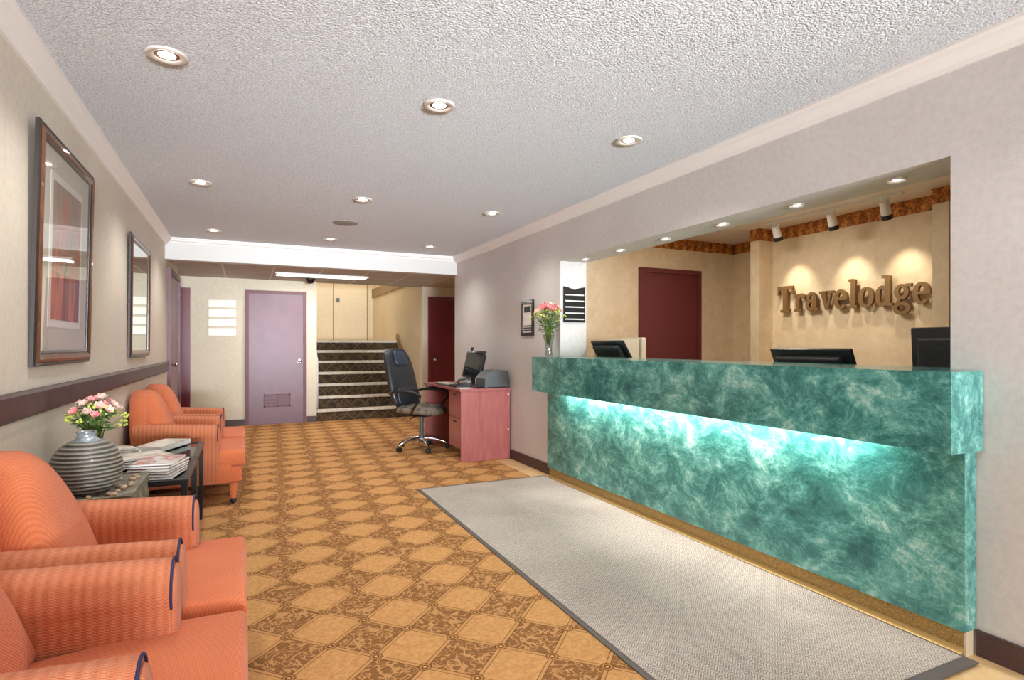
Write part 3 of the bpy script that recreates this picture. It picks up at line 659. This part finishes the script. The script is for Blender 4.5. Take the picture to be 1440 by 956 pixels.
# ------------------------------------------------------------------ stone plinth, vase, pebbles
t = thing('stone_plinth', 'rough grey stone slab plinth holding the ribbed vase', 'plinth')
b = B(); nx, ny = 12, 14; x0, x1, y0, y1, zt, zb = XL+.01, -.415, 2.80, 3.285, .607, .48
box(b, x0, x1, y0, y1, zb, zt, .006, 2); bmesh.ops.subdivide_edges(b, edges=[e for e in b.edges if e.calc_length() > .1], cuts=7, use_grid_fill=True)
rnd = random.Random(3)
for v in b.verts:
    if v.co.z < zt-.004: v.co.x -= rnd.uniform(0, .010) if v.co.x > x0+.05 else 0; v.co.y += rnd.uniform(0, .008) if v.co.y < y0+.05 else -rnd.uniform(0, .006)
    elif min(abs(v.co.x-x1), abs(v.co.y-y0), abs(v.co.y-y1)) > .03: v.co.z -= .010
obj('slab', b, 'stone', t, 40)
b = B(); box(b, x0+.03, x1-.05, y0+.04, y1-.04, .0065, .48, .01); obj('pedestal', b, 'stone', t)
ZP = zt-.010
t = thing('ribbed_vase', 'round grey ribbed stoneware vase standing on the stone slab', 'vase', (-.603, 2.965, ZP))
prof = [(0, 0.001), (.07, .001), (.078, .004)]
n = 150; R = .130; Hv = .222
for i in range(n+1):
    a = -1.05+(1.05+1.22)*i/n; r = R*math.cos(a)**.85; zv = .1085+.1255*math.sin(a)*.98
    r += .0022*math.sin(2*PI*zv/.0165)
    if r > .034: prof.append((r, zv))
prof = [p for p in prof if p[1] < .226]
b = B(); lathe(b, prof+[(.035, .227), (.033, .222), (0, .10)], 64); obj('body', b, 'vase', t, 50)
b = B(); lathe(b, [(.055, .2235), (.040, .232), (.033, .243), (.034, .256), (.039, .262), (.034, .262), (.029, .255), (.028, .235), (0, .2)], 32); obj('neck', b, 'silver', t, 50)
rnd = random.Random(5)
spots = []
tries = 0
while len(spots) < 26 and tries < 4000:
    tries += 1
    x = rnd.uniform(-.74, -.45); y = rnd.uniform(2.84, 3.25)
    r = rnd.uniform(.011, .017)
    if math.hypot(x+.603, y-2.965) < .098+r or math.hypot(x+.62, y-3.19) < .05+r: continue
    if any(math.hypot(x-a, y-c) < r+q+.001 for a, c, q in spots): continue
    spots.append((x, y, r))
for i, (x, y, r) in enumerate(spots):
    b = B(); bmesh.ops.create_icosphere(b, subdivisions=2, radius=1)
    for v in b.verts: v.co *= 1+rnd.uniform(-.05, .05)
    bmesh.ops.scale(b, vec=(r*.98, r*rnd.uniform(.75, .95), r*.6), verts=b.verts); o = obj('pebble', b, 'pebble', None, 180); o.location = (x, y, ZP+r*.62); o.rotation_euler = (0, 0, rnd.uniform(0, 3))
    tag(o, 'tan pebble scattered around the foot of the ribbed vase', 'pebble', 'pebbles on the stone slab')
# ------------------------------------------------------------------ bouquets
def blossom(b, c, r, d, rnd, n=6):
    c = Vector(c); d = Vector(d).normalized(); q = d.to_track_quat('Z', 'Y')
    for lay, (k_, tl, sc) in enumerate(((n, .55, 1), (n-1, 1.0, .75))):
        for i in range(k_):
            a = 2*PI*i/k_+lay*.5; m = Matrix.Rotation(a, 3, 'Z')
            rows = []
            for s_ in (0, .35, .7, 1):
                w = r*.42*math.sin(PI*min(.97, .12+s_*.86))*sc; xx = r*s_*sc*math.cos(tl*s_*.9+.1); zz_ = r*s_*sc*math.sin(tl*s_*.9+.1)
                rows.append([b.verts.new(c+q@(m@Vector((xx, yy, zz_+abs(yy)*.3)))) for yy in (-w, 0, w)])
            for r0, r1 in zip(rows, rows[1:]):
                for j in (0, 1): b.faces.new((r0[j], r0[j+1], r1[j+1], r1[j]))
    return b
def leaf(b, p, d, l, w):
    p = Vector(p); d = Vector(d).normalized(); sd = d.cross(Vector((0, 0, 1)));
    if sd.length < .1: sd = Vector((1, 0, 0))
    sd.normalize(); up = sd.cross(d); rows = []
    for s_ in (0, .25, .5, .75, 1):
        ww = w*math.sin(PI*min(.98, .06+s_*.92)); c = p+d*l*s_-Vector((0, 0, 1))*l*.25*s_*s_
        rows.append([b.verts.new(c+sd*ww*e_+up*abs(e_)*ww*.4) for e_ in (-1, 0, 1)])
    for r0, r1 in zip(rows, rows[1:]):
        for j in (0, 1): b.faces.new((r0[j], r0[j+1], r1[j+1], r1[j]))
def bouquet(t, neck, H0, H1, spread, nf, mats, seed, fr_=.03, nl=60, budn=20, flat=1.0, xmax=1):
    """neck: z where stems leave; flowers between H0 and H1"""
    rnd = random.Random(seed); st_ = B(); lv = B(); bd = B(); heads = []
    for i in range(nf+budn):
        a = rnd.uniform(0, 2*PI); rr = spread*math.sqrt((i+.5)/(nf+budn)) if i < nf else spread*rnd.uniform(.5, 1.08)
        a = i*2.39996; hz = H1-(H1-H0)*(rr/spread)**2*flat-rnd.uniform(0, .25)*(H1-H0)
        tip = Vector((min(rr*math.cos(a), xmax), rr*math.sin(a), hz)); ba = Vector((.012*math.cos(a), .012*math.sin(a), neck-.11*rnd.uniform(.4, 1)))
        mid = Vector((tip.x*.35, tip.y*.35, neck+(hz-neck)*.45)); tube(st_, [ba, mid, tip], .0016, 5)
        if i < nf: heads.append((tip, i))
        else:
            for k_ in range(5):
                bmesh.ops.create_icosphere(bd, subdivisions=1, radius=rnd.uniform(.005, .009), matrix=Matrix.Translation(tip+Vector([rnd.uniform(-.016, .016) for _ in range(3)])))
    for i in range(nl):
        a = rnd.uniform(0, 2*PI); rr = rnd.uniform(.1, .8)*spread; zl = neck+rnd.uniform(.1, .95)*(H1-neck)*(.55+.35*(1-rr/spread)); p = (rr*.6*math.cos(a), rr*.6*math.sin(a), zl)
        leaf(lv, p, (math.cos(a+rnd.uniform(-.8, .8)), math.sin(a+rnd.uniform(-.8, .8)), rnd.uniform(-.1, .9)), rnd.uniform(.035, .065), rnd.uniform(.009, .016))
    obj('stems', st_, 'stem', t, 180); obj('leaves', lv, 'leaf', t, 180); obj('buds', bd, 'leaf2', t, 180)['kind'] = 'stuff'
    for tip, i in heads:
        b = B(); blossom(b, tip, fr_*rnd.uniform(.85, 1.15), (tip.x*1.5+rnd.uniform(-.03, .03), tip.y*1.5+rnd.uniform(-.03, .03), .12), rnd)
        obj('flower', b, mats[i % len(mats)], t, 180)
t = thing('flower_vase', 'clear glass vase of pale pink flowers behind the ribbed vase', 'flowers', (-.62, 3.19, ZP))
b = B(); lathe(b, [(0, .001), (.035, .001), (.037, .01), (.026, .09), (.030, .19), (.036, .215), (.034, .215), (.028, .19), (.023, .09), (.033, .012), (0, .008)], 32); obj('vase', b, 'vaseglass', t, 50)
bouquet(t, .21, .29, .395, .125, 24, ['blush', 'blush', 'pink'], 11, .026, 95, 14)
t = thing('flower_vase', 'glass vase of pink lilies and green buds on the counter end', 'flowers', (2.50, 4.57, 1.1225))
b = B(); lathe(b, [(0, .001), (.034, .001), (.036, .01), (.030, .06), (.036, .13), (.058, .20), (.056, .20), (.033, .13), (.027, .06), (.032, .014), (0, .010)], 32); obj('vase', b, 'vaseglass', t, 50)
bouquet(t, .20, .36, .47, .155, 18, ['pink', 'pink', 'blush'], 23, .045, 110, 26, .9, .085)
# ------------------------------------------------------------------ computer desk
DX0, DX1, DY0, DY1, DZ = 2.05, 2.612, 5.65, 6.96, .77
t = thing('computer_desk', 'mahogany red computer desk against the right wall', 'desk')
obj('desktop', box(B(), DX0-.015, DX1, DY0-.012, DY1+.012, DZ-.026, DZ, .003), 'desk', t)
obj('end_panel', box(B(), DX0, DX1, DY0, DY0+.02, .0065, DZ-.026), 'desk', t)
obj('end_panel', box(B(), DX0, DX1, DY1-.02, DY1, .0065, DZ-.026), 'desk', t)
obj('modesty_panel', box(B(), DX1-.06, DX1-.04, DY0+.02, DY1-.02, .25, DZ-.026), 'desk', t)
ped = obj('pedestal', box(B(), DX0+.03, DX1-.07, DY0+.02, DY0+.42, .13, DZ-.03), 'desk', t)
for z0, z1 in ((.135, .45), (.455, .735)):
    dr = obj('drawer', box(B(), DX0+.012, DX0+.029, DY0+.024, DY0+.416, z0, z1, .002), 'desk', t)
    obj('drawer_pull', box(B(), DX0+.002, DX0+.012, DY0+.18, DY0+.26, z1-.045, z1-.03, .003), 'black2', dr)
obj('cam_cap', cyl(B(), (DX1-.02, DY0-.002, .70), (DX1-.02, DY0, .70), .009), 'white', t)
obj('cam_cap', cyl(B(), (DX1-.02, DY0-.002, .32), (DX1-.02, DY0, .32), .009), 'white', t)
# monitor
def monitor(name, label, loc, rz, w, h, tiltd, z0, group=None, mback='black', deep=.05, base=True):
    t = thing(name, label, 'monitor', loc, rz, group)   # screen faces local +x
    R_ = Matrix.Translation((0, 0, z0)) @ Matrix.Rotation(-math.radians(tiltd), 4, 'Y')
    def tr(b): bmesh.ops.transform(b, matrix=R_, verts=b.verts); return b
    b = B(); box(b, -.006, .018, -w/2, w/2, 0, h, .005, 2); obj('bezel', tr(b), mback, t, 40)
    b = B(); prism(b, [(-w*.40, h*.12), (w*.40, h*.12), (w*.40, h*.88), (-w*.40, h*.88)], 'x', -deep, -.006, .012, 2)
    for k_ in range(5): box(b, -deep-.002, -deep+.001, -w*.3, w*.3, h*.62+k_*.018, h*.62+k_*.018+.007)
    obj('back_shell', tr(b), 'black2', t)
    b = B(); box(b, .018, .0195, -w/2+.02, w/2-.02, .025, h-.02); obj('screen', tr(b), 'screen', t)
    if base:
        b = B(); box(b, -.035, -.01, -.03, .03, .01, z0+h*.4, .005); obj('stand', b, mback, t)
        b = B(); lathe(b, [(0, .001), (.10, .001), (.10, .008), (.06, .018), (0, .02)], 28); obj('foot', b, mback, t, 40)
    return t
m_ = monitor('desktop_monitor', 'black tilted screen with a webcam on the red desk', (2.36, 6.16, DZ), PI+.18, .38, .31, 14, .09)
b = B(); bmesh.ops.create_uvsphere(b, u_segments=14, v_segments=8, radius=.02, matrix=Matrix.Translation((2.372, 6.163, DZ+.421))); cyl(b, (2.372, 6.163, DZ+.385), (2.372, 6.163, DZ+.405), .008)
o = obj('webcam', b, 'black', None, 60); tag(o, 'tiny round webcam clipped to the top of the desk screen', 'webcam')
t = thing('printer', 'grey box printer on the near end of the red desk', 'printer', (2.455, 5.805, DZ))
b = B(); prism(b, [(-.13, 0), (.14, 0), (.14, .185), (.0, .19), (-.07, .17), (-.12, .12), (-.13, .1)], 'y', -.15, .13, .008, 2); obj('housing', b, 'greyplastic', t)
obj('paper_tray', box(B(), -.19, -.131, -.10, .09, .012, .024, .002), 'black', t); obj('base_strip', box(B(), -.10, .13, -.153, -.15, .001, .014), 'black', t)
t = thing('desk_phone', 'black desk phone with cord between the screen and printer', 'phone', (2.17, 5.95, DZ), 0)
b = B(); prism(b, [(-.09, 0), (.09, 0), (.09, .06), (-.09, .018)], 'y', -.07, .07, .004, 2); obj('phone_base', b, 'black', t)
b = B(); tube(b, [(-.07, -.045, .045), (-.05, -.045, .078), (.05, -.045, .10), (.08, -.045, .078)], [.02, .014, .014, .02], 10); obj('handset', b, 'black', t, 60)
b = B(); tube(b, [(-.07+.13*i/60+.007*math.cos(i*1.2), .10+.007*math.sin(i*1.2), .015+.03*math.sin(PI*i/60)) for i in range(61)], .0022, 5); obj('coiled_cord', b, 'black', t, 180)
o = obj('mouse_pad', box(B(), 2.06, 2.20, 5.70, 5.84, DZ+.0005, DZ+.004, .001), 'white'); tag(o, 'small white mouse pad on the near corner of the red desk', 'mouse pad')
t = thing('keyboard', 'grey keyboard on the red desk in front of the screen', 'keyboard', (2.13, 6.33, DZ), .05)
obj('tray', box(B(), -.075, .075, -.20, .20, .001, .018, .004), 'greyplastic', t)
b = B()
for r_ in range(5):
    for c_ in range(15): box(b, -.062+r_*.025, -.042+r_*.025, -.19+c_*.0255, -.169+c_*.0255, .018, .026)
obj('keys', b, 'beige', t)
b = B(); prism(b, [(.028*math.cos(2*PI*i/18), .045*math.sin(2*PI*i/18)) for i in range(18)], 'z', 0, .03, .012, 3); o = obj('computer_mouse', b, 'black', None, 60); o.location = (2.09, 6.06, DZ+.0005); tag(o, 'black computer mouse beside the grey keyboard', 'mouse')
# ------------------------------------------------------------------ swivel chair (local +x = forward)
t = thing('office_chair', 'black leather high-back swivel chair with chrome star base', 'chair', (1.90, 6.60, 0), math.atan2(-.80, .60))
for i in range(5):
    a = math.radians(250+72*i); c, s_ = math.cos(a), math.sin(a)
    b = B(); tube(b, [(.03*c, .03*s_, .135), (.15*c, .15*s_, .125), (.26*c, .26*s_, .095), (.30*c, .30*s_, .07)], [.022, .018, .015, .012], 10); lg = obj('leg', b, 'chrome', t, 60)
    b = B()
    for o_ in (-.016, .016):
        p = Vector((.30*c, .30*s_, .034)); n_ = Vector((-s_, c, 0)); cyl(b, p+n_*(o_-.009), p+n_*(o_+.009), .027, seg=18)
    cyl(b, (.30*c, .30*s_, .03), (.30*c, .30*s_, .075), .008); obj('caster', b, 'black', lg, 40)
b = B(); cyl(b, (0, 0, .09), (0, 0, .16), .035, .035, 24); cyl(b, (0, 0, .16), (0, 0, .40), .027, .024, 24); obj('gas_column', b, 'greyplastic', t, 40)
b = B(); box(b, -.12, .12, -.09, .09, .395, .43, .006); tube(b, [(.0, -.05, .41), (.02, -.20, .40), (.02, -.24, .385)], .007, 8); obj('mechanism', b, 'black', t)
O = [( .26*math.copysign(abs(math.cos(a))**.5, math.cos(a)), .25*math.copysign(abs(math.sin(a))**.5, math.sin(a))) for a in [2*PI*i/40 for i in range(40)]]
b = B(); pillow(b, O, .425, .53, lambda a, c, tt: (a, c, tt-(.03*max(0, (a-.15)/.1) if a > .15 else 0)), 8, 3.2); obj('seat', b, 'wornseat', t, 180)
b = B(); O = [(.245*math.copysign(abs(math.cos(a))**.45, math.cos(a)), .355*math.copysign(abs(math.sin(a))**.5, math.sin(a))) for a in [2*PI*i/44 for i in range(44)]]
fb = lambda a, c, tt: (-.215+tt-.24*(c+.36)-.10*max(0, c-.1), a*(1-.12*max(0, c/.36)), .84+c)
pillow(b, O, -.055, .055, fb, 9, 3.4); bk = obj('backrest', b, 'leather', t, 180)
b = B(); pillow(b, [(p_[0]*.52, .235+p_[1]*.26) for p_ in O], .035, .085, fb, 6, 2.8); obj('headrest_pad', b, simple('blue_black_leather', (42, 52, 66), .4), bk, 180)
b = B(); pillow(b, [(p_[0]*.82, -.215+p_[1]*.30) for p_ in O], .030, .085, fb, 6, 2.8); obj('lumbar_pad', b, 'leather', bk, 180)
for s_ in (-1, 1):
    b = B(); y = s_*.275
    tube(b, [(-.27, y*.95, .67), (-.18, y, .692), (-.02, y, .70), (.10, y, .69), (.19, y, .655), (.17, y, .60), (.10, y*.98, .52), (.04, y*.9, .455), (.02, y*.5, .43)], [.013, .017, .02, .019, .016, .015, .014, .013, .012], 10); obj('armrest', b, 'black', t, 180)
# ------------------------------------------------------------------ office screens on the back worktop
monitor('office_monitor', 'wide black screen seen from behind, below the bronze letters', (3.20, 2.375, .8405), .0, .54, .33, 24, .06, 'screens behind the counter')
monitor('office_monitor', 'tall black screen seen from behind, cut by the wall edge', (3.19, 1.60, .8405), .0, .48, .42, 4, .055, 'screens behind the counter')
monitor('office_monitor', 'slanted black screen before the beige monitor by the notice board', (3.12, 4.36, .8405), .1, .44, .28, 34, .19, 'screens behind the counter')
t = thing('crt_monitor', 'bulky beige monitor behind the slanted black screen', 'monitor', (3.42, 4.66, .8405), .0)
b = B(); box(b, .0, .06, -.24, .24, .06, .46, .015, 3); obj('bezel', b, 'beige', t, 40)
b = B(); prism(b, [(-.23, .07), (.23, .07), (.23, .45), (-.23, .45)], 'x', -.24, .0, .04, 3); obj('housing', b, 'beige', t, 40)
b = B(); box(b, .06, .065, -.2, .2, .10, .42); obj('screen', b, 'screen', t)
b = B(); cyl(b, (-.08, 0, .0), (-.08, 0, .07), .14, .10, 24); obj('foot', b, 'beige', t, 40)
# ------------------------------------------------------------------ light
def area(name, loc, rot, sx, sy, e, c):
    ld = bpy.data.lights.new(name, 'AREA'); ld.shape = 'RECTANGLE'; ld.size = sx; ld.size_y = sy; ld.energy = e; ld.color = c
    o = bpy.data.objects.new(name, ld); COL.objects.link(o); o.location = loc; o.rotation_euler = rot; return o
area('daylight_window', (.97, YB-.13, 1.18), (PI/2, 0, 0), 2.9, 2.1, 135, (.84, .92, 1))
area('added_ceiling_fill_wide', (.97, YB-1.2, .35), (PI/2+math.radians(18), 0, 0), 3.6, 1.0, 15, (.84, .92, 1))  # added fill outside the window, tilted up to lift the ceiling
o = area('added_ceiling_fill_narrow', (.97, YB-1.4, .9), (PI/2+math.radians(10), 0, 0), 2.4, .5, 84, (.86, .93, 1)); o.data.spread = math.radians(38)  # added narrow-spread fill outside, brightens the far part of the ceiling
area('troffer_light', (1.04, 8.78, HC-.03), (0, 0, 0), 1.2, .28, 21, (1, .98, .94))
area('stairwell_light', (1.9, 12.4, 3.85), (0, 0, 0), 1.2, .6, 30, (1, .93, .82))
area('office_light', (3.75, 3.7, H-.02), (0, 0, 0), 0.5, .5, 21, (1, .92, .80))
area('counter_tube_light', (2.462, 2.97, .842), (0, math.radians(-38), 0), .02, 2.7, 19, (1, .90, .84))
w = bpy.data.worlds.new('daylight'); S.world = w; w.use_nodes = True
w.node_tree.nodes['Background'].inputs[0].default_value = (.85, .93, 1, 1); w.node_tree.nodes['Background'].inputs[1].default_value = 1.0
# ------------------------------------------------------------------ camera
F = 808.0; TH = math.atan2(720-343, F)
cd = bpy.data.cameras.new('camera'); cam = bpy.data.objects.new('camera', cd); COL.objects.link(cam)
cam.location = (0, 0, 1.22); cam.rotation_euler = (PI/2, 0, -TH); cd.sensor_fit = 'HORIZONTAL'; cd.sensor_width = 36; cd.lens = 36*F/1440
cd.shift_y = (486.5-478)/1440; cd.clip_start = .02
S.camera = cam
S.view_settings.view_transform = 'Standard'; S.view_settings.look = 'None'; S.view_settings.exposure = 0.34; S.view_settings.gamma = 1; S.view_settings.use_curve_mapping = False
S.cycles.use_denoising = True; S.cycles.max_bounces = 10; S.cycles.diffuse_bounces = 6; S.cycles.glossy_bounces = 5; S.cycles.transparent_max_bounces = 10
S.cycles.sample_clamp_indirect = 6; S.cycles.caustics_reflective = False; S.cycles.caustics_refractive = False
